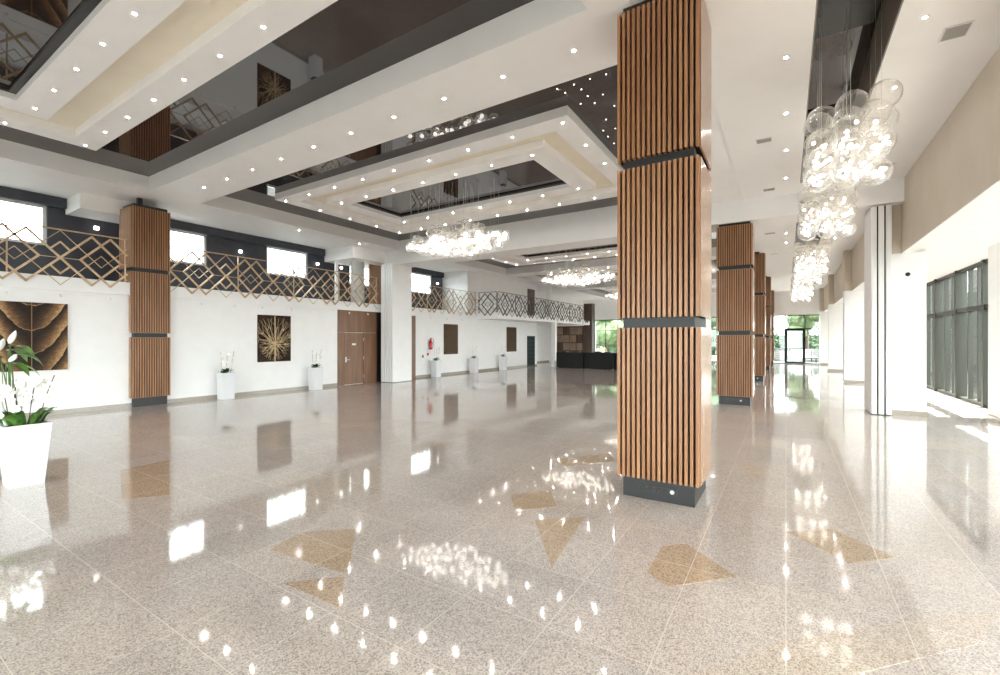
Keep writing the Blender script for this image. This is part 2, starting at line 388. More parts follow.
# ------------------------------------------------------------------ columns
def slat_face(mb, w, d, z0, z1, n=16, dep=.06):
    """slats on the local -y face of a column of half width w, facing plane y=-d"""
    p=2*w/n
    for i in range(n):
        x=-w+p*i
        mb.box(x+p*.22,x+p*.78,-d,-d+dep,z0,z1)
def column(label, cx, cy, top, rz=0, sockets=True, group='slatted wooden columns', zs=1.0, dep=.06):
    t=thing('slatted_column',label,'column',(cx,cy,0),rz,group)
    a=.365; W=.425
    MB().box(-a,a,-a,a,0,.225).build('plinth',M['graphite'],t)
    z=[.225]+[q*zs for q in (1.83,1.94,3.55,3.65,min(5.26,top-.07))]
    for k in range(3):
        z0,z1=z[2*k],z[2*k+1]
        b=MB(); b.box(-W+.02,W-.02,-W+dep-.001,W-dep+.001,z0+.01,z1-.01,1)
        slat_face(b,W,W,z0,z1,16,dep) 
        b2=MB(); slat_face(b2,W,W,z0,z1,16,dep)
        for v in b2.b.verts: v.co.y=-v.co.y
        me=bpy.data.meshes.new('tmp'); b2.b.to_mesh(me); b2.b.free(); b.b.from_mesh(me); bpy.data.meshes.remove(me)
        o=b.build('slat_panel',[M['wood'],M['slot']],t)
        for sx in (-1,1):
            x0,x1=sorted((sx*(W-.018),sx*W))
            MB().box(x0,x1,-W+.061,W-.061,z0,z1).build('side_panel',M['wood_gloss'],o)
    for k in (0,1): MB().box(-a,a,-a,a,z[2*k+1]-.001,z[2*k+2]+.001).build('shadow_gap',M['graphite'],t)
    MB().box(-a,a,-a,a,z[5]-.001,top*zs).build('cap',M['graphite'],t)
    if zs<1: MB().box(-a+.1,-a+.2,-a+.05,-a+.15,top*zs,top).build('stub',M['black'],t)
    if sockets:
        s=MB(); s.box(-.2,.2,-a-.012,-a,.085,.155)
        s=s.build('socket_strip',M['black'],t)
        for i in range(5):
            MB().lathe([(.022,0),(.022,.006),(.014,.006),(.014,.002)],12,M=Matrix.Translation((-.15+i*.075,-a-.012,.12))@Matrix.Rotation(pi/2,4,'X')).build('socket',M['graphite'] if i<4 else M['steel'],s)
    return t
CV=[5.27,13.62,21.76,30.05,38.2]
cl=['large wooden slatted column nearest the camera, standing on a graphite plinth',
    'second wooden slatted column, behind the nearest one and under the deep ceiling beam',
    'third wooden slatted column from the camera, in the row on the right',
    'fourth wooden slatted column from the camera, in the row on the right',
    'farthest wooden slatted column, last of the row beside the glass end wall']
tops=[HS-.06,4.77,HS-.06,HS-.06,HS-.06]
for v,l,tp in zip(CV,cl,[HS,4.77,HS,HS,HS]): column(l,-1.145,v,tp)
column('wooden slatted column standing against the left wall in front of the gallery railing',-14.28,5.0,HS,pi/2,sockets=False,zs=.968,dep=.022)
# white jamb of the partition track beside the second column
o=tag(MB().box(-1.82,-1.7,13.2,13.32,0,4.77).build('partition_jamb',M['white']),'slim white post beside the second slatted column, left of it','post')

# folding partition stacks
def stack(label,u0,n,v0,v1,top,pw=.105,gap=.018):
    t=thing('folding_partition',label,'partition',(u0,v0,0))
    for i in range(n):
        x=i*(pw+gap)
        b=MB(); b.box(x,x+pw,0.02,v1-v0,.02,top-.03,0)
        b.box(x+.012,x+pw-.012,0,.02,.02,top-.03,1)
        o=b.build('panel',[M['white'],M['frame_white']],t)
        if i<n-1: MB().box(x+pw,x+pw+gap,.05,v1-v0-.05,.02,top-.03).build('seal',M['black'],o)
        MB().lathe([(.008,top-.032),(.008,top)],8,(x+pw/2,.3,0)).build('hanger',M['steel'],o)
        MB().box(x+.01,x+pw-.01,.1,.2,0,.02).build('foot',M['black'],o)
    return t
stack('stack of beige folding wall panels parked beside the right pier',1.64,3,13.2,14.28,4.77,.1,.03)
stack('thick stack of white folding wall panels parked at the left wall',-13.78,5,12.73,13.8,4.77,.118,.018)

# ------------------------------------------------------------------ gallery railing
def bar(mb,p,q,w,d,face):
    """flat bar from p to q, both (s,z); width w in the plane, depth d across it"""
    dx,dz=q[0]-p[0],q[1]-p[1]; L=math.hypot(dx,dz); 
    if L<1e-4: return
    nx,nz=-dz/L*w/2,dx/L*w/2; ex,ez=dx/L*w*.3,dz/L*w*.3
    pts=[(p[0]+nx-ex,p[1]+nz-ez),(p[0]-nx-ex,p[1]-nz-ez),(q[0]-nx+ex,q[1]-nz+ez),(q[0]+nx+ex,q[1]+nz+ez)]
    A=[mb.b.verts.new(face(s_,-d/2,z)) for s_,z in pts]; B=[mb.b.verts.new(face(s_,d/2,z)) for s_,z in pts]
    mb.b.faces.new(A); mb.b.faces.new(B[::-1])
    for i in range(4): mb.b.faces.new((A[i],B[i],B[(i+1)%4],A[(i+1)%4]))
def clip(p,q,L):
    (a,za),(b,zb)=p,q
    if a>b: (a,za),(b,zb)=(b,zb),(a,za)
    if b<=0 or a>=L: return None
    def at(s_): return za+(zb-za)*(s_-a)/(b-a) if b>a else za
    a2,b2=max(a,0),min(b,L)
    return (a2,at(a2)),(b2,at(b2))
def railing(label,p0,p1,first,group='gallery railings',m=None):
    G_=m or M['gold']
    """lattice railing from p0 to p1 (plan points); first = distance of the first pair of tips from p0"""
    d=Vector((p1[0]-p0[0],p1[1]-p0[1])); L=d.length; d/=L; n=Vector((-d.y,d.x))
    t=thing('gallery_railing',label,'railing',(p0[0],p0[1],3.15),0,group)
    face=lambda s_,o,z: (d.x*s_+n.x*o, d.y*s_+n.y*o, z-3.15)
    hi,lo,mid,P,a=4.15,3.0,3.575,1.45,.175
    def emit(mb,segs,w,dep):
        for p,q in segs:
            r_=clip(p,q,L)
            if r_: bar(mb,r_[0],r_[1],w,dep,face)
    thick,med,thin=[],[],[]
    k0=int(-2-first/P)
    for k in range(k0,int(L/P)+3):
        p=first+k*P; x=p+P/2; nx=p+P
        thick+= [((p+a,lo),(nx-a,hi)),((p+a,hi),(nx-a,lo)),
                 ((p+a,hi),(p-.375,mid)),((p-.375,mid),(p+a,lo)),((p-a,hi),(p+.375,mid)),((p+.375,mid),(p-a,lo))]
        sl=(hi-lo)/(P-2*a)
        for sg in (1,-1):
            tip=(x,mid+sg*.36)
            for q in (-1,1): med.append((tip,(x+q*.17,mid+sg*(.36-.17*sl))))
        thin+=[((p+.375,mid),(nx-.375,mid))]
        for sg in (1,-1):
            z0=mid-sg*.62
            for q in (-1,1): thin.append(((x,z0),(x+q*P/2,z0+sg*sl*P/2)))
    m1=MB(); emit(m1,thick,.042,.03); emit(m1,med,.034,.026); o=m1.build('lattice',G_,t)
    m3=MB(); emit(m3,thin,.014,.014); m3.build('thin_bars',G_,o)
    h=MB(); h.box(0,L,-.02,.02,1.05,1.075,M=Matrix((( d.x,n.x,0,0),(d.y,n.y,0,0),(0,0,1,0),(0,0,0,1)))); h.build('handrail',G_,t)
    k=max(1,round(L/1.9))
    for i in range(k+1):
        s_=min(L-.02,max(.02,i*L/k)); q=Vector((d.x*s_-n.x*0,d.y*s_))
        off=n*.055 if True else 0
        MB().box(q.x+off.x-.012,q.x+off.x+.012,q.y+off.y-.012,q.y+off.y+.012,-.14,1.05).build('post',G_,t)
    return t
RU=-13.93
railing('bronze diamond lattice railing at the far left, before the wall column',(RU,.4),(RU,4.5),2.15)
railing('bronze diamond lattice railing between the wall column and the left partition stack',(RU,5.42),(RU,12.7),.72)
railing('bronze diamond lattice railing just right of the left partition stack',(RU,13.85),(RU,19.56),.7)
railing('short lattice railing across the step where the gallery juts into the hall',(RU+.07,19.64),(-12.7,19.64),.61,m=M['bronze_backlit'])
railing('long dark lattice railing on the jutting gallery edge towards the far end',(-12.62,19.7),(-12.62,32.65),.66,m=M['bronze_backlit'])
# gallery bits: round column, slim post, sconces
tag(MB().lathe([(.27,0),(.27,2.16)],28,(0,0,0)).lathe([(.285,0),(.285,.06)],28,(0,0,2.1)).build('round_column',mat('pale_grey_column',(.62,.62,.6),.25),loc=(-14.72,12.35,3.15)),'pale grey round column standing on the gallery near the left partition stack','column')
tag(MB().box(-.05,.05,-.05,.05,0,1.7).build('gallery_post',M['white'],loc=(-15.1,11.62,3.15)),'slim white post on the gallery beside the round column','post')
tag(MB().box(-.03,.03,-.5,.5,0,1.7).build('gallery_screen',M['wood_gloss'],loc=(-14.6,13.35,3.15)),'pale wooden screen on the gallery behind the left partition stack','screen')
for i,(v,l) in enumerate(((4.41,'small square wall light on the navy wall left of the wall column'),(8.21,'small square wall light on the navy wall right of the wall column'),
      (11.2,'small square wall light on the navy wall left of the slim gallery post'),(12.33,'small square wall light on the navy wall right of the slim gallery post'),(18.5,'farthest small square wall light at the end of the navy wall'))):
    t=thing('wall_sconce',l,'wall light',(G,v,4.72),0,'wall lights on the navy wall')
    MB().box(0,.03,-.05,.05,-.05,.05).build('back_plate',M['frame_white'],t); MB().box(.03,.07,-.045,.045,-.045,.045).build('lamp',M['sconce'],t)
# white post under the jutting gallery
tag(MB().box(-.13,.13,-.13,.13,0,2.83).box(-.15,.15,-.15,.15,0,.08).build('white_post',M['white'],loc=(-12.62,26.35,0)),'white post holding up the jutting gallery left of the dark bar','post')
tag(MB().box(-.13,.13,-.13,.13,0,2.19).box(-.15,.15,-.15,.15,2.1,2.19).build('upper_post',M['white'],loc=(-12.95,26.35,3.15)),'white post on the jutting gallery, above the post beside the bar','post')

# little fixtures under the slab
fx=[(2.75,'near the left edge of the picture rail'),(3.35,''),(4.2,''),(6.1,''),(7.4,''),(8.7,''),(9.6,''),(11.35,''),(12.2,'')]
for i,v in enumerate((2.45,3.3,4.2,6.25,7.15,8.0,9.0,11.35,12.25,16.0,17.2,18.4)):
    t=thing('picture_spot','tiny white picture spotlight under the gallery slab, %s from the left'%ORD[i],'spotlight',(WL,v,2.76),0,'picture spotlights under the gallery slab')
    MB().box(0.001,.05,-.012,.012,-.02,0).build('bracket',M['white'],t)
    MB().lathe([(.02,-.07),(.026,-.02)],10,(.065,0,0)).build('shade',M['white'],t)

# ------------------------------------------------------------------ wall pictures
def art_base(name,label,v0,v1,z0,z1,m,dep=.04):
    t=thing(name,label,'wall picture',(WL,(v0+v1)/2,z0),0)
    w=(v1-v0)/2
    MB().box(0.001,dep,-w,w,0,z1-z0).build('canvas',m,t)
    return t,w,z1-z0
# close-up of a dried leaf: nested copper chevrons over dark brown
def leaf_mat():
    m=bpy.data.materials.new('leaf_print'); m.use_nodes=True; N,L,B=nt(m)
    tc=N.new('ShaderNodeTexCoord'); sp=N.new('ShaderNodeSeparateXYZ'); L.new(tc.outputs['Object'],sp.inputs[0])
    def math_(op,a,b=None,cl=False):
        n=N.new('ShaderNodeMath'); n.operation=op; n.use_clamp=cl
        for i,x in enumerate((a,b)):
            if x is None: continue
            if isinstance(x,(int,float)): n.inputs[i].default_value=x
            else: L.new(x,n.inputs[i])
        return n.outputs[0]
    y=math_('SUBTRACT',sp.outputs['Y'],0.0); z=sp.outputs['Z']
    ay=math_('ABSOLUTE',y)
    nz=N.new('ShaderNodeTexNoise'); nz.inputs['Scale'].default_value=5; nz.inputs['Detail'].default_value=6; L.new(tc.outputs['Object'],nz.inputs['Vector'])
    ph=math_('SUBTRACT',z,math_('MULTIPLY',math_('POWER',ay,1.9),1.9))
    ph=math_('ADD',ph,math_('MULTIPLY',math_('SUBTRACT',nz.outputs['Fac'],.5),.16))
    fr=math_('FRACT',math_('DIVIDE',math_('ADD',ph,.17),.53))
    sh=math_('MULTIPLY',math_('SUBTRACT',1.0,fr),math_('MINIMUM',1.0,math_('ADD',.12,math_('MULTIPLY',ay,2.0))))
    n2=N.new('ShaderNodeTexNoise'); n2.inputs['Scale'].default_value=16; n2.inputs['Detail'].default_value=8; n2.inputs['Roughness'].default_value=.7; L.new(tc.outputs['Object'],n2.inputs['Vector'])
    sh=math_('MULTIPLY',sh,math_('ADD',.25,math_('MULTIPLY',n2.outputs['Fac'],1.5)))
    sh=math_('MAXIMUM',sh,math_('MULTIPLY',math_('LESS_THAN',fr,.035),.7))
    r=N.new('ShaderNodeValToRGB'); cr=r.color_ramp
    cr.elements[0].position=.08; cr.elements[0].color=(.03,.024,.022,1); cr.elements[1].position=.95; cr.elements[1].color=(.52,.33,.18,1)
    e=cr.elements.new(.3); e.color=(.09,.055,.035,1)
    e=cr.elements.new(.6); e.color=(.25,.145,.075,1)
    L.new(sh,r.inputs['Fac'])
    # fine veins
    wv=N.new('ShaderNodeTexWave'); wv.bands_direction='Z'; wv.inputs['Scale'].default_value=11; wv.inputs['Distortion'].default_value=5; wv.inputs['Detail'].default_value=4
    L.new(tc.outputs['Object'],wv.inputs['Vector'])
    k=N.new('ShaderNodeValToRGB'); k.color_ramp.elements[0].color=(.55,.55,.55,1); k.color_ramp.elements[1].color=(1.35,1.3,1.2,1)
    L.new(wv.outputs['Fac'],k.inputs['Fac'])
    mx=N.new('ShaderNodeMix'); mx.data_type='RGBA'; mx.blend_type='MULTIPLY'; mx.inputs['Factor'].default_value=1
    L.new(r.outputs['Color'],mx.inputs['A']); L.new(k.outputs['Color'],mx.inputs['B'])
    rib=math_('LESS_THAN',ay,.007)
    mr=N.new('ShaderNodeMix'); mr.data_type='RGBA'; L.new(rib,mr.inputs['Factor']); L.new(mx.outputs['Result'],mr.inputs['A']); mr.inputs['B'].default_value=(.3,.17,.07,1)
    L.new(mr.outputs['Result'],B.inputs['Base Color']); B.inputs['Roughness'].default_value=.8; B.inputs['Specular IOR Level'].default_value=.15
    return m
art_base('leaf_picture','square close-up picture of a copper and brown leaf on the wall behind the large planter',2.24,3.42,1.02,2.53,leaf_mat())
M['canvas']=noise_tint(mat('dark_canvas',(.03,.02,.02),.8,spec=.15),(.018,.011,.013),(.055,.033,.02),7)
M['vein']=noise_tint(mat('gold_vein',(.66,.5,.28),.45),(.55,.38,.18),(.75,.6,.38),9)
t,w_,h_=art_base('branch_picture','upright picture of golden branching veins on a dark ground, between two planters',7.86,8.97,1.0,2.5,M['canvas'])
b=MB(); rnd=random.Random(3)
b.tube([(.045,0,.01),(.045,.008,.55),(.045,-.004,h_-.01)],[.024,.02,.018],5)
def vein(y,z,a,L_,r_,dep):
    n=5; pts=[(.044,y,z)]
    for i in range(n):
        a+=rnd.uniform(-.14,.14); y+=cos(a)*L_/n; z+=sin(a)*L_/n
        y=max(-w_+.01,min(w_-.01,y)); z=max(.01,min(h_-.01,z)); pts.append((.044,y,z))
    b.tube(pts,[r_*(1-.12*i) for i in range(n+1)],4)
    if dep>0:
        for q in (.35,.7):
            i=int(q*n); 
            for sg in (-1,1): vein(pts[i][1],pts[i][2],a+sg*rnd.uniform(.35,.65),L_*.5,r_*.6,dep-1)
for i in range(26):
    a=2*pi*i/26+rnd.uniform(-.08,.08)
    if abs(cos(a))<.12: continue
    vein(0,.56,a,.5 if sin(a)<.2 else .85,.009,1)
b.build('veins',M['vein'],t)
def ring_mat(name,sd):
    m=bpy.data.materials.new(name); m.use_nodes=True; N,L,B=nt(m)
    tc=N.new('ShaderNodeTexCoord'); mp=N.new('ShaderNodeMapping'); mp.inputs['Location'].default_value=(0,sd,-.75); mp.inputs['Scale'].default_value=(1,2.2,1.5)
    wv=N.new('ShaderNodeTexWave'); wv.wave_type='RINGS'; wv.rings_direction='X'; wv.inputs['Scale'].default_value=2.2; wv.inputs['Distortion'].default_value=7; wv.inputs['Detail'].default_value=4
    r=N.new('ShaderNodeValToRGB'); r.color_ramp.elements[0].color=(.012,.008,.007,1); r.color_ramp.elements[1].color=(.24,.165,.11,1); r.color_ramp.elements[0].position=.35; B.inputs['Roughness'].default_value=.8; B.inputs['Specular IOR Level'].default_value=.1
    L.new(tc.outputs['Object'],mp.inputs[0]); L.new(mp.outputs[0],wv.inputs[0]); L.new(wv.outputs['Fac'],r.inputs[0]); L.new(r.outputs[0],B.inputs['Base Color']); return m
art_base('dark_picture','dark upright picture right of the fire extinguisher, nearer of two',17.0,18.08,1.0,2.48,ring_mat('dark_print',.1))
art_base('dark_picture','dark upright picture farther along the left wall, left of the dark door',22.84,23.94,1.0,2.47,ring_mat('darker_print',-.2))

# fire extinguisher and small things on the far stretch of wall
t=thing('fire_extinguisher','red fire extinguisher hanging on the white wall right of the left partition stack','fire extinguisher',(WL+.1,15.95,1.25))
MB().lathe([(.02,0),(.075,.02),(.08,.06),(.08,.36),(.06,.42),(.028,.45),(.025,.48)],18).build('cylinder',M['red'],t)
MB().box(-.02,.03,-.018,.018,.48,.52).box(-.02,.11,-.012,.012,.53,.548).build('valve',M['black'],t)
MB().tube([(.02,.02,.5),(.1,.08,.45),(.1,.1,.2),(.07,.1,.12)],.011,7).build('hose',M['black'],t)
MB().box(-.1,-.075,-.03,.03,.1,.42).build('bracket',M['steel'],t)
tag(MB().box(0,.012,-.06,.06,0,.12).build('extinguisher_sign',M['red'],loc=(WL+.001,15.85,.98)),'small red sign plate just below the fire extinguisher','sign')
t=thing('switch_plate','small grey switch box on the wall left of the fire extinguisher','switch',(WL+.001,15.5,.95))
MB().box(0,.02,-.05,.05,-.07,.07).build('plate',M['grille'],t); MB().box(.02,.028,-.03,.03,-.04,.04).build('rocker',M['graphite'],t)
# camera dome on the right pier
t=thing('security_camera','small black dome camera on the front of the right pier','camera',(2.3,13.45,3.17))
MB().box(-.05,.05,-.03,0,-.01,.03).build('mount',M['frame_white'],t); MB().ball((0,-.06,0),.045,14,8).build('dome',M['black'],t)

# ------------------------------------------------------------------ planters
def leaf(mb,base,ang,L_,W_,rise,droop,m=0,n=6):
    rows=[]
    dx,dy=cos(ang),sin(ang)
    for i in range(n+1):
        s_=i/n; r_=L_*s_*(1-.12*s_); z=rise*sin(s_*pi*.55)-droop*s_**2.2
        w_=W_*(sin(pi*min(1,(.12+.88*s_)))**.7 if s_<1 else .02)*.5
        c_=Vector(base)+Vector((dx*r_,dy*r_,z))
        nrm=Vector((-dy,dx,0))
        rows.append([mb.b.verts.new(c_+nrm*w_+Vector((0,0,w_*.35))),mb.b.verts.new(c_),mb.b.verts.new(c_-nrm*w_+Vector((0,0,w_*.35)))])
    for i in range(n):
        for k in range(2):
            f_=mb.b.faces.new((rows[i][k],rows[i+1][k],rows[i+1][k+1],rows[i][k+1])); f_.smooth=True; f_.material_index=m
def blossom(mb,c_,nrm,r_):
    nrm=Vector(nrm).normalized(); a=nrm.orthogonal().normalized(); b_=nrm.cross(a)
    spin=random.uniform(0,6)
    for k in range(5):
        an=spin+2*pi*k/5; d_=a*cos(an)+b_*sin(an); e_=nrm.cross(d_)
        L_=r_*(1.05 if k%2 else .95); W_=r_*(.52 if k in (1,4) else .38)
        pts=[(0,.15),(.35,.85),(.65,1),(.9,.6),(1,.05)]
        L0=[mb.b.verts.new(Vector(c_)+d_*L_*p+e_*W_*q+nrm*r_*.25*(p*p)) for p,q in pts]
        M0=[mb.b.verts.new(Vector(c_)+d_*L_*p+nrm*r_*(.25*p*p+.06)) for p,q in pts]
        R0=[mb.b.verts.new(Vector(c_)+d_*L_*p-e_*W_*q+nrm*r_*.25*(p*p)) for p,q in pts]
        for i in range(4):
            for A,B_ in ((L0,M0),(M0,R0)):
                f_=mb.b.faces.new((A[i],A[i+1],B_[i+1],B_[i])); f_.smooth=True
    mb.ball(Vector(c_)+nrm*r_*.18,r_*.16,6,4,1)
def planter(label,loc,h,w0,w1,stems,leaves,flower_r,detail=True,rz=0,group='white orchid planters'):
    t=thing('orchid_planter',label,'planter',loc,rz,group)
    b=MB(); b.frustum(0,0,w0,w1,0,h-.001,0,False)
    # rim and inner wall
    wi=w1-.02
    a=[b.b.verts.new((sx*w1,sy*w1,h)) for sx,sy in ((-1,-1),(1,-1),(1,1),(-1,1))]
    i_=[b.b.verts.new((sx*wi,sy*wi,h)) for sx,sy in ((-1,-1),(1,-1),(1,1),(-1,1))]
    j_=[b.b.verts.new((sx*(wi-.01),sy*(wi-.01),h-.06)) for sx,sy in ((-1,-1),(1,-1),(1,1),(-1,1))]
    for k in range(4):
        q=(k+1)%4; b.b.faces.new((a[k],a[q],i_[q],i_[k])); b.b.faces.new((i_[k],i_[q],j_[q],j_[k]))
    bmesh.ops.remove_doubles(b.b,verts=b.b.verts[:],dist=.0015)
    b.build('pot',M['pot'],t)
    MB().box(-wi+.012,wi-.012,-wi+.012,wi-.012,h-.07,h-.03).build('soil',M['soil'],t)
    f_=MB()
    for (x,y,an,L_,W_,ri,dr) in leaves: leaf(f_,(x,y,h-.04),an,L_,W_,ri,dr)
    f_.build('foliage',M['leaf'],t)
    for st in stems:
        pts=[Vector(p) for p in st['pts']]
        s=MB().tube(pts,[.006,.005,.004,.003][:len(pts)] if len(pts)<=4 else .0045,6).build('stem',M['stem_dark'],t)
        if detail:
            for c_,n_ in st['fl']:
                bb=MB(); blossom(bb,c_,n_,flower_r); bb.build('blossom',[M['petal'],M['petal_c']],s)
        else:
            bb=MB()
            for c_,n_ in st['fl']: blossom(bb,c_,n_,flower_r)
            bb.build('blossoms',[M['petal'],M['petal_c']],s)
    return t
def stemdef(x,y,h,top,lean,nf,dirn,spread=.09,lo=.45):
    pts=[]
    for i in range(7):
        s_=i/6; pts.append((x+lean[0]*s_**1.5,y+lean[1]*s_**1.5,h-.05+(top-h+.05)*s_))
    fl=[]
    for k in range(nf):
        s_=lo+(.95-lo)*k/max(1,nf-1); i=min(5,int(s_*6)); f_=s_*6-i
        p=Vector(pts[i]).lerp(Vector(pts[i+1]),f_)
        off=Vector((random.uniform(.2,1)*dirn[0]+random.uniform(-.5,.5),random.uniform(.2,1)*dirn[1]+random.uniform(-.9,.9),random.uniform(-.3,.3)))
        fl.append((tuple(p+off*spread*.6),(dirn[0]+random.uniform(-.5,.5),dirn[1]+random.uniform(-.5,.5),random.uniform(-.2,.4))))
    return dict(pts=pts,fl=fl)
# the large planter in the left foreground; local x faces the hall (+u)
random.seed(11)
H0=.72
lv=[]
for i in range(30):
    an=random.uniform(0,2*pi); x,y=random.uniform(-.11,.11),random.uniform(-.13,.13)
    an=math.atan2(y,x)+random.uniform(-.6,.6)
    lv.append((x,y,an,random.uniform(.13,.22),random.uniform(.07,.095),random.uniform(.13,.24),random.uniform(0,.06)))
stems=[stemdef(.1,.02,H0,1.26,(.02,.06),6,(.9,-.5),.13,.5),stemdef(.0,.13,H0,1.27,(.06,.12),6,(.9,-.5),.12,.5),
       stemdef(.05,-.1,H0,1.24,(.04,.02),7,(.9,-.5),.14,.45),stemdef(-.05,-.02,H0,1.2,(.03,.04),6,(.9,-.5),.14,.4),stemdef(.12,-.14,H0,1.16,(.05,-.06),6,(.9,-.5),.14,.4)]
BP=planter('large white tapered planter with white orchids and peace lilies in the left foreground',(-7.6,1.47,0),H0,.145,.2,stems,lv,.052)
# peace lilies in the same pot
ll=MB()
for (x,y,z,an,L_) in ((.03,-.12,1.62,.7,.3),(.05,-.1,1.52,1.1,.3),(.02,-.15,1.42,.6,.3),(.06,-.12,1.4,1.3,.28),(-.02,-.18,1.5,-1.0,.26),(-.05,-.12,1.57,2.2,.26),(.05,-.13,1.58,1.5,.26)):
    ll.tube([(x*.4,y*.4-.02,H0-.05),(x*.7,y*.8-.02,H0+.4),(x,y,z)],.004,5)
    leaf(ll,(x,y,z),an,L_,.12,.03,.17)
ll.build('lily_foliage',M['leaf'],BP)
for (x,y,z,an,L_) in ((.08,-.13,1.66,1.0,.15),(.1,-.13,1.45,1.5,.09),(.0,-.2,1.58,.2,.14)):
    s=MB().tube([(x*.3,y*.3,H0-.05),(x*.6,y*.7,H0+.45),(x,y,z)],.006,6).build('lily_stem',M['stem'],BP)
    q=MB()
    rows=[]
    for i in range(8):
        s_=i/7; r_=.032*sin(pi*min(1,.1+.9*s_))**.8 if s_<1 else .002
        cen=Vector((x+.02*s_*cos(an),y+.02*s_*sin(an)+.03*s_,z+L_*s_))
        rows.append([q.b.verts.new(cen+Vector((r_*cos(a_),r_*sin(a_),0))) for a_ in [an+pi*.25+2*pi*.8*k/8 for k in range(9)]])
    for i in range(7):
        for k in range(8):
            f_=q.b.faces.new((rows[i][k],rows[i][k+1],rows[i+1][k+1],rows[i+1][k])); f_.smooth=True
    q.build('lily_flower',M['petal'],s)
# arching white spray at the very edge of the picture
q=MB().tube([(.06,-.15,H0-.03),(.07,-.2,1.0),(.07,-.22,1.3),(.06,-.24,1.55),(.04,-.3,1.68)],[.018,.018,.019,.018,.01],8).build('lily_stalk',M['petal'],BP)
bb=MB()
# slim planters along the left wall
def small_planter(label,v,u=-13.68,first=None):
    random.seed(int(v*10))
    if first is None:
        lv=[(random.uniform(-.06,.06),random.uniform(-.08,.08),random.uniform(0,6.28),random.uniform(.16,.24),.085,random.uniform(.1,.2),.05) for _ in range(9)]
        stems=[stemdef(.03,-.12,.76,1.36,(.02,-.05),6,(1,-.2),.1,.35),stemdef(.0,.0,.76,1.3,(.04,.02),6,(1,0),.1,.35),stemdef(.02,.12,.76,1.38,(.02,.08),6,(1,.2),.1,.35)]
        t=planter(label,(u,v,0),.76,.158,.18,stems,lv,.04,False)
        for ch in t.children:
            if ch.name.startswith('foliage'): ch.data.materials[0]=M['leaf_dark']
        return t
    t=copy_tree(first); t.location=(u,v,0); t['label']=label; return t
P1=small_planter('slim white orchid planter against the left wall, left of the golden vein picture',6.74)
small_planter('slim white orchid planter against the left wall, right of the golden vein picture',9.68,first=P1).rotation_euler=(0,0,.0)
small_planter('slim white orchid planter below the nearer dark picture, right of the fire extinguisher',16.0,first=P1)
small_planter('slim white orchid planter between the two dark pictures, left one of the two there',19.0,first=P1)
small_planter('slim white orchid planter just left of the farther dark picture',21.85,first=P1)

# ------------------------------------------------------------------ far end: bar, cabinet
def draped_table(label,u0,u1,v0,v1,h):
    t=thing('draped_table',label,'table',((u0+u1)/2,(v0+v1)/2,0),0,'black draped tables')
    w,d=(u1-u0)/2,(v1-v0)/2
    MB().box(-w+.01,w-.01,-d+.01,d-.01,h-.03,h-.002).build('tabletop',M['wood_dark'],t)
    for sx in (-1,1):
        for sy in (-1,1): MB().box(sx*(w-.08)-.02,sx*(w-.08)+.02,sy*(d-.08)-.02,sy*(d-.08)+.02,0,h-.03).build('leg',M['steel'],t)
    q=MB(); per=[]
    n=int((u1-u0)/.045)
    for i in range(n): per.append((-w+2*w*i/n,-d))
    m_=int((v1-v0)/.045)
    for i in range(m_): per.append((w,-d+2*d*i/m_))
    for i in range(n): per.append((w-2*w*i/n,d))
    for i in range(m_): per.append((-w,d-2*d*i/m_))
    rings=[]
    for z,amp in ((h+.004,0),(h-.05,.004),(h*.5,.018),(.015,.03)):
        ring=[]
        for k,(x,y) in enumerate(per):
            o_=amp*(.5+.5*sin(k*1.9)); l_=math.hypot(x,y) 
            ring.append(q.b.verts.new((x+(o_ if x>0 else -o_)*(abs(x)>w*.99),y+(o_ if y>0 else -o_)*(abs(y)>d*.99),z)))
        rings.append(ring)
    for i in range(3):
        for k in range(len(per)):
            f_=q.b.faces.new((rings[i][k],rings[i][(k+1)%len(per)],rings[i+1][(k+1)%len(per)],rings[i+1][k])); f_.smooth=True
    q.b.faces.new(rings[0])
    q.build('tablecloth',M['cloth'],t)
    return t
draped_table('black draped table, left end of the dark bar row beside the white post',-11.9,-10.17,25.2,26.0,.95)
draped_table('black draped table, second from the left in the dark bar row',-10.06,-8.3,25.2,26.0,.95)
draped_table('black draped table, third in the dark bar row, partly behind the nearest column',-8.19,-6.4,25.2,26.0,.95)
# black boxes standing on the bar
for i,(u,wd,hh) in enumerate(((-11.5,.3,.07),(-10.7,.35,.06),(-9.4,.32,.07),(-8.8,.28,.06))):
    t=MB(); t.box(-wd/2,wd/2,-.15,.15,0,hh); t.box(-wd/2-.01,wd/2+.01,-.16,.16,hh-.015,hh)
    tag(t.build('serving_tray',M['black'],loc=(u,25.6,.9545)),'low black covered tray on the dark bar, %s from the left'%ORD[i],'tray','covered trays on the bar')
t=thing('round_floor_pot','small pale round pot on the floor at the left end of the dark bar','pot',(-12.2,25.9,0))  # a plain round pot, carries no lamp
MB().lathe([(.1,0),(.17,.08),(.2,.22),(.17,.34),(.13,.38)],20).build('bowl',M['pot'],t); MB().lathe([(.135,.38),(.135,.4)],20).build('rim',M['steel'],t)
t=thing('display_cabinet','tall dark wood cabinet with lighter niches behind the dark bar','cabinet',(-14.42,32.95,0))
MB().box(-1.2,1.2,0,.4,0,2.8).build('body',M['wood_dark'],t)
M['niche']=noise_tint(mat('niche_wood',(.3,.2,.13),.4),(.25,.16,.1),(.36,.25,.17),3)
for i in range(4):
    for j in range(3):
        a=-1.1+i*.56; z=.9+j*.62; dpt=.02+.03*((i+j)%3)
        MB().box(a,a+.5,-dpt,0,z,z+.55).build('niche_panel',M['niche'] if (i+2*j)%5 else M['wood_dark'],t)
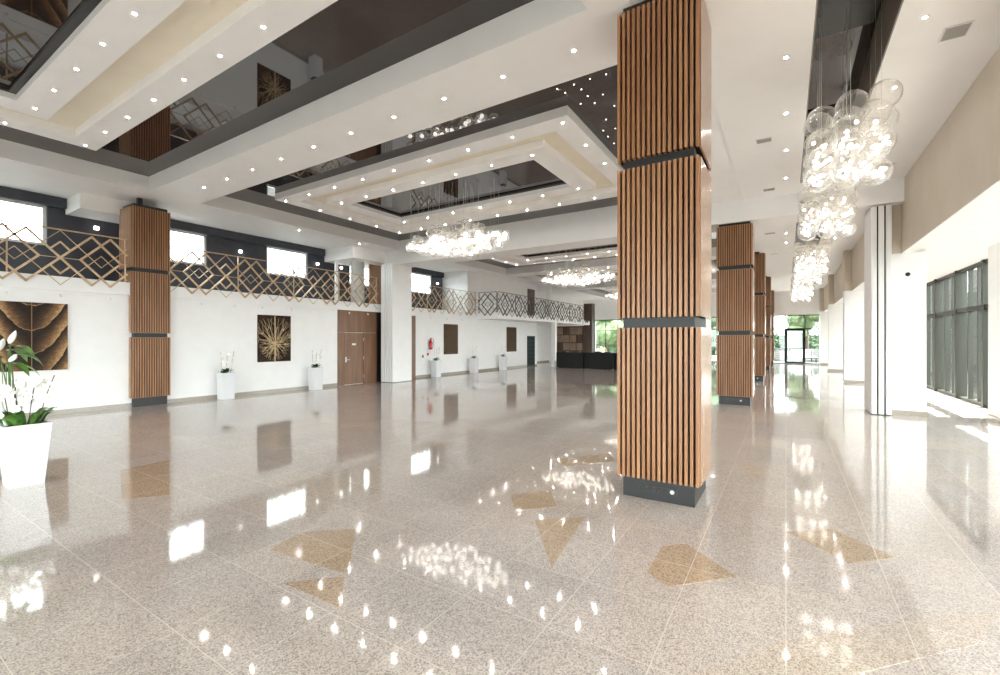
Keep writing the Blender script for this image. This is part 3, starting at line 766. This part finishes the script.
tag(MB().box(-.33,.33,-.3,.3,0,4.5).box(-.34,.34,-.31,.31,0,.1).build('dark_wood_pillar',M['wood_dark'],loc=(-12.85,33.1,0)),'dark wood pillar at the far end of the gallery, left of the end window','pillar')

# ------------------------------------------------------------------ downlights, vents, star lights
lens_proto=None
def downlight(u,v,z,label,group):
    global lens_proto
    if not seen(u,v,z): return
    if lens_proto is None:
        t=thing('downlight',label,'downlight',(u,v,z),0,group)
        MB().lathe([(.019,.0),(.022,-.007),(.034,-.005),(.036,0)],20).build('trim_ring',M['frame_white'],t)
        MB().lathe([(.001,-.0055),(.018,-.005),(.018,0)],18).build('lens',M['lens'],t)
        lens_proto=t
    else:
        t=copy_tree(lens_proto); t.location=(u,v,z); t['label']=label; t['group']=group
CN=['nearest coffer','second coffer','third coffer','fourth coffer','fifth coffer']
def row(pts,z,desc,group):
    vis=[p for p in pts if seen(p[0],p[1],z)]
    for i,(u,v) in enumerate(vis):
        downlight(u,v,z,'round downlight in the %s, %s from the left'%(desc,ORD[i]) if len(vis)>1 else 'round downlight, only one in view in the %s'%desc,group)
def lin(a,b,n): return [a+(b-a)*i/(n-1) for i in range(n)]
for k,(a,b) in enumerate(TRAY[:4]):
    us=lin(-11.65,-3.33,9); z=HI
    row([(u,a+.21) for u in us],z,'near outer row of the %s'%CN[k],'outer tray downlights')
    row([(u,b-.21) for u in us],z,'far outer row of the %s'%CN[k],'outer tray downlights')
    vs=lin(a+.21,b-.21,5)[1:-1]
    row([(us[0],v) for v in vs],z,'left outer side of the %s'%CN[k],'outer tray downlights')
    row([(us[-1],v) for v in vs],z,'right outer side of the %s'%CN[k],'outer tray downlights')
    ui=lin(-10.5,-4.45,7)
    row([(u,a+1.15) for u in ui],z,'near inner row of the %s'%CN[k],'inner tray downlights')
    row([(u,b-1.15) for u in ui],z,'far inner row of the %s'%CN[k],'inner tray downlights')
for v,z,d in ((5.27,HS,'flat beam between the two nearest coffers'),(21.9,HS,'flat beam past the third coffer'),(30.2,HS,'flat beam past the fourth coffer')):
    row([(u,v) for u in lin(-11.71,-2.25,10)],z,d,'beam downlights')
row([(-13.6,9.0),(-13.6,11.5)],HS,'strip of ceiling above the left railing','gallery edge downlights')
row([(.0,v) for v in (6.75,8.42,10.05,11.78)],HA,'aisle ceiling left of the first glass chandelier','aisle downlights')
row([(.0,v) for v in (16.2,17.9,19.6)],HA,'aisle ceiling beyond the deep beam, left side','aisle downlights')
row([(1.3,v) for v in (6.74,8.37,10.05,11.78)],HA,'aisle ceiling right of the first glass chandelier','aisle downlights')
row([(1.45,v) for v in (16.2,17.9,19.6,24.5,26.2)],HA,'aisle ceiling beyond the deep beam, right side','aisle downlights')
def vent(label,u,v,w,d,rz=0):
    t=thing('ceiling_vent',label,'vent',(u,v,HA),rz,'ceiling vents')
    b=MB(); b.box(-w,w,-d,d,-.012,0); b.build('frame',M['frame_white'],t)
    s=MB(); n=max(4,int(d*2/.035))
    for i in range(n):
        y=-d+.02+(2*d-.04)*i/n; s.box(-w+.02,w-.02,y,y+.018,-.02,-.0125)
    s.build('slats',M['grille'],t)
vent('largest ceiling vent, near the top right above the right aisle',1.66,7.24,.125,.15)
vent('small ceiling vent right of the nearest column, nearer of its pair',-.33,9.34,.13,.1)
vent('small ceiling vent beside the second column, farther of the pair before the beam',-.34,12.45,.13,.1)
vent('tiny ceiling vent beyond the deep beam, right of the second column',-.45,17.58,.16,.1)
vent('tiny ceiling vent farthest along the aisle above the third column',-.39,21.81,.16,.1)
vent('dark ceiling vent right of the first glass chandelier, by the bulkhead',1.7,12.0,.17,.12)
sp=[(-3.08,6.55),(-3.02,6.73),(-2.81,6.58),(-2.75,7.02),(-2.94,7.18),(-2.52,7.1),(-2.29,6.59),(-2.76,7.94),(-2.95,8.33),(-2.48,7.55),(-2.96,8.63),(-2.96,8.99),(-2.76,6.77),(-2.73,7.28),(-2.54,6.57),(-2.73,8.37)]
sp=[(max(u,-3.08),v) for u,v in sp]
for i,(u,v) in enumerate(sp):
    tag(MB().lathe([(.001,-.006),(.007,-.004),(.007,0)],8).build('star_light',M['star'],loc=(u,v,HG)),'tiny star light in the dark ceiling strip left of the nearest column','star light','star lights in the dark ceiling')

# ------------------------------------------------------------------ chandeliers
def globe_mesh(r):
    b=MB(); b.ball((0,0,0),r,20,14); bmesh.ops.remove_doubles(b.b,verts=b.b.verts[:],dist=.001)
    me=bpy.data.meshes.new('glass_globe'); 
    for f_ in b.b.faces: f_.smooth=True
    bmesh.ops.recalc_face_normals(b.b,faces=b.b.faces[:])
    b.b.to_mesh(me); b.b.free(); me.materials.append(M['globe']); return me
GM=globe_mesh(.125); GB=globe_mesh(.165)
bulb_me=None
def bulb_mesh(r):
    b=MB(); b.ball((0,0,0),r,10,6); me=bpy.data.meshes.new('bulb'); b.b.to_mesh(me); b.b.free(); me.materials.append(M['bulb']); return me
BM=bulb_mesh(.055); BB=bulb_mesh(.024)
def add(name,me,parent,loc):
    o=bpy.data.objects.new(name,me); C.objects.link(o); o.parent=parent; o.location=loc; return o
def cloud(label,cu,cv,ztop,seed,first=None):
    """long cloud of blown glass balls hung on wires below the dark centre of a coffer"""
    if first is not None:
        t=copy_tree(first); t.location=(cu,cv,ztop); t['label']=label; return t
    rnd=random.Random(seed)
    t=thing('ball_chandelier',label,'chandelier',(cu,cv,ztop),0,'ball chandeliers in the coffers')
    pts=[]; tries=0
    A,Bv=1.62,.72
    def ok(p,dm): return all((p-q).length>dm for q in pts)
    while len(pts)<98 and tries<9000:
        tries+=1
        x,y=rnd.uniform(-1,1),rnd.uniform(-1,1)
        if x*x+y*y>1: continue
        r_=math.sqrt(x*x+y*y)
        top=.92*max(0,1-r_*1.05)**.75; lowz=.25*(x*x)
        z=4.08+lowz+rnd.random()**1.15*top
        p=Vector((x*A,y*Bv,z-ztop))
        if ok(p,.175): pts.append(p)
    w=MB()
    for i,p in enumerate(pts):
        add('glass_globe',GM,t,p)
        if i%2==0: w.tube([p+Vector((0,0,.11)),Vector((p.x,p.y,0))],.0024,4)
    w.build('wires',M['wire'],t)
    low=[p for p in pts if p.z+ztop<4.42]
    for i,p in enumerate(low[:80]): add('bulb',BM,t,p+Vector((0,0,.02)))
    return t
zc=HG-.031
cl0=cloud('long glass ball chandelier hanging in the second coffer, the nearest big one',-7.48,9.47,zc,5)
cloud('long glass ball chandelier in the third coffer, beside the nearest column',-7.48,17.75,zc,5,cl0)
cloud('long glass ball chandelier in the fourth coffer, low behind the nearer two',-7.48,26.07,zc,5,cl0)
def cluster(label,cu,cv,first=None):
    if first is not None:
        t=copy_tree(first); t.location=(cu,cv,6.0); t['label']=label; return t
    rnd=random.Random(21)
    t=thing('globe_chandelier',label,'chandelier',(cu,cv,6.0),0,'globe chandeliers in the aisle slots')
    w=MB()
    # heights per string: nine strings in plan, three or four globes each
    for i in range(3):
        for j in range(3):
            x=-.29+.29*i; y=-.42+.42*j
            n=3 if j!=1 else 4
            top=4.46+rnd.uniform(-.06,.1)+.12*(j==1)
            zl=[]
            for k in range(n):
                z=top-.235*k+rnd.uniform(-.03,.03)
                p=Vector((x+rnd.uniform(-.02,.02),y+rnd.uniform(-.05,.05),z-6.0)); zl.append(p)
                add('glass_globe',GB,t,p)
                if k>=1:
                    for q in range(7 if k==n-1 else 2): add('bulb',BB,t,p+Vector((rnd.uniform(-.09,.09),rnd.uniform(-.09,.09),rnd.uniform(-.09,.06))))
            w.tube([(x,y,zl[-1].z+.15),(x,y,0)],.002,4)
    w.build('wires',M['wire'],t)
    MB().box(-.33,.33,-.5,.5,-.03,0).build('canopy',M['black'],t)
    return t
c0=cluster('cluster of big clear glass globes hanging nearest in the right aisle slot',.66,7.3)
for v,l in ((10.75,'second cluster of clear glass globes in the right aisle, just before the deep beam'),
            (16.6,'third cluster of clear glass globes in the right aisle, beyond the deep beam'),
            (19.6,'fourth cluster of clear glass globes along the right aisle'),
            (25.0,'fifth cluster of clear glass globes along the right aisle'),
            (28.0,'farthest cluster of clear glass globes towards the end wall')):
    cluster(l,.66,v,c0)

# ------------------------------------------------------------------ outdoors
MB().box(-60,-16.3,-40,90,-.4,-.06).box(4.6,60,-40,90,-.4,-.06).box(-16.3,4.6,39.3,90,-.4,-.06).box(-16.3,4.6,-40,-7.3,-.4,-.06).build('ground',M['pave'],kind=K)
def tree(label,u,v,h,r_,m,seed,n=900):
    rnd=random.Random(seed)
    t=thing('tree',label,'tree',(u,v,-.06),0,'trees outside the glass')
    MB().tube([(0,0,0),(.05,.03,h*.35),(0,.06,h*.65)],[.16,.12,.07],8).build('trunk',M['bark'],t)
    b=MB()
    blobs=[(rnd.uniform(-.6,.6)*r_,rnd.uniform(-.6,.6)*r_,h*.62+rnd.uniform(-.3,.34)*h,r_*rnd.uniform(.4,.62)) for _ in range(10)]
    for i in range(n):
        x,y,z,q=blobs[i%10]
        d_=Vector((rnd.gauss(0,1),rnd.gauss(0,1),rnd.gauss(0,1))).normalized()
        p=Vector((x,y,z))+d_*q*rnd.uniform(.75,1.05)
        a=Vector((rnd.gauss(0,1),rnd.gauss(0,1),rnd.gauss(0,1))).normalized(); c_=a.orthogonal().normalized()
        s_=rnd.uniform(.1,.2)
        b.poly([p-a*s_,p+c_*s_*.5,p+a*s_,p-c_*s_*.5])
    for x,y,z,q in blobs: b.ball((x,y,z),q*.8,10,7)
    b.build('crown',m,t)
tree('bright green tree outside the end glass, above the glass door',1.6,50,7.2,2.4,M['foliage'],1)
tree('bluish green tree outside the end glass, left of the glass door',-3.2,50,5.2,2.0,M['foliage2'],2)
tree('green tree outside the far left end window, left one',-17.2,50,7,3.2,M['foliage'],3)
tree('green tree outside the far left end window, right one',-12.4,56,6.5,2.4,M['foliage'],4)
tree('tree outside behind the bar end of the glass',-7.6,51,6,2.8,M['foliage2'],6)
tree('dark green tree outside the right glass wall, nearer one',9.2,27,6,2.2,M['foliage2'],5)
tree('dark green tree outside the right glass wall, farther one',8.6,36,6,2.2,M['foliage2'],8)
# hedge closing the view beyond the end glass
b=MB(); rnd=random.Random(4)
for i in range(5200):
    x=rnd.uniform(-24,8); z=rnd.uniform(.1,3.0)+.5*sin(x*.9); y=rnd.uniform(-.5,.5)
    p=Vector((x,y,z)); a=Vector((rnd.gauss(0,1),rnd.gauss(0,1),rnd.gauss(0,1))).normalized()*.17; c_=a.orthogonal().normalized()*.1
    b.poly([p-a,p+c_,p+a,p-c_])
b.box(-24,8,.2,.5,0,2.3)
h=b.build('hedge',M['foliage2'],loc=(0,58,-.06)); tag(h,'long dark green hedge outside, closing the view beyond the end glass','hedge')
# stepped white-edged terrace seen through the end door
t=thing('outdoor_steps','pale stone steps outside the glass end door','steps',(.9,43.5,-.06))
for i in range(6): MB().box(-2.2+i*.12,3.0,i*.42,i*.42+.46,0,.2+i*.16).build('step',M['concrete'],t)
t=thing('slatted_bench','white slatted bench outside the glass end door','bench',(1.2,42.0,-.06),.5)
b=MB()
for i in range(5): b.box(-.8,.8,-.3+i*.12,-.22+i*.12,.42,.46)
b.build('seat',M['frame_white'],t)
b=MB()
for i in range(4): b.box(-.8,.8,.3,.34,.55+i*.13,.63+i*.13)
b.build('backrest',M['frame_white'],t)
for x in (-.7,.7): MB().box(x-.03,x+.03,-.3,-.24,0,.42).box(x-.03,x+.03,.26,.32,0,1.0).build('leg',M['frame_dark'],t)
for u,v,l in ((2.9,42.0,'pink flowering bush outside the glass end door'),(-15.4,43.0,'pink flowering bush outside the far left end window')):
    t=thing('flowering_bush',l,'bush',(u,v,-.06)); b=MB(); rnd=random.Random(9)
    for i in range(260):
        d_=Vector((rnd.gauss(0,1),rnd.gauss(0,1),abs(rnd.gauss(0,1)))).normalized()*rnd.uniform(.4,.6); d_.z=d_.z*1.3+.25
        a=Vector((rnd.gauss(0,1),rnd.gauss(0,1),rnd.gauss(0,1))).normalized()*.08; c_=a.orthogonal().normalized()*.06
        b.poly([d_-a,d_+c_,d_+a,d_-c_])
    b.tube([(0,0,0),(0,0,.5)],.04,6); b.build('leaves',M['leaf'],t)
    b=MB()
    for i in range(40):
        d_=Vector((rnd.gauss(0,1),rnd.gauss(0,1),abs(rnd.gauss(0,1)))).normalized()*.62; d_.z=d_.z*1.3+.25; b.ball(d_,.06,6,4)
    b.build('blossoms',M['pink'],t)
# raking struts outside the right glass wall
for i,v in enumerate((14.7,16.9,19.0,21.1)):
    t=thing('raking_strut','slanted dark steel strut outside the right glass wall, %s from the right'%ORD[i],'strut',(4.75,v,-.06),0,'slanted struts outside the glass wall')
    b=MB(); b.box(-.04,.04,-.09,.09,0,2.75,M=Matrix(((1,0,0,0),(0,1,.36,0),(0,0,1,0),(0,0,0,1)))); b.build('bar',M['frame_dark'],t)
    MB().box(-.15,.15,-.2,.2,0,.03).build('foot_plate',M['steel'],t)

# ------------------------------------------------------------------ light
wd=bpy.data.worlds.new('World'); SC.world=wd; wd.use_nodes=True
N=wd.node_tree.nodes; L=wd.node_tree.links; bg=N['Background']
SKY=4.4
bg.inputs['Color'].default_value=(.935,.96,1,1); bg.inputs['Strength'].default_value=SKY
def portal(loc,rot,sx,sy):
    l=bpy.data.lights.new('portal','AREA'); l.shape='RECTANGLE'; l.size=sx; l.size_y=sy
    l.cycles.is_portal=True
    o=bpy.data.objects.new('window_portal',l); C.objects.link(o); o.location=loc; o.rotation_euler=rot
for a,b in ((V0,4.8),(5.3,13.0),(13.92,22.6),(23.1,30.5),(31.0,38.2)):
    portal((4.5,(a+b)/2,1.86),(0,pi/2,0),3.7,b-a)          # faces -x
for a,b in WIN: portal((G-.25,(a+b)/2,4.54),(0,-pi/2,0),1.12,b-a)
portal((-5.1,V1+.2,1.75),(-pi/2,0,0),19,3.5)
portal((-4.8,V0-.2,1.75),(pi/2,0,0),18.4,3.5)
sn=bpy.data.lights.new('sun','SUN'); sn.energy=12; sn.angle=radians(.6); sn.color=(1,.97,.92)
so=bpy.data.objects.new('sun',sn); C.objects.link(so)
so.rotation_euler=Vector((-1,-.35,-2.3)).to_track_quat('-Z','Y').to_euler()

# ------------------------------------------------------------------ camera
cam=bpy.data.cameras.new('camera'); co=bpy.data.objects.new('camera',cam); C.objects.link(co)
cam.sensor_width=36; cam.lens=450/1000*36; cam.shift_y=.0025; cam.clip_start=.05; cam.clip_end=300
co.location=(0,0,1.7); co.rotation_euler=(pi/2,0,AZ)
SC.camera=co
vs=SC.view_settings; vs.view_transform='Standard'; vs.look='None'; vs.gamma=1; vs.use_curve_mapping=False; vs.exposure=1.68
cy=SC.cycles; cy.max_bounces=9; cy.diffuse_bounces=6; cy.glossy_bounces=5; cy.transparent_max_bounces=40; cy.sample_clamp_indirect=6; cy.use_denoising=True
cy.caustics_reflective=False; cy.caustics_refractive=False
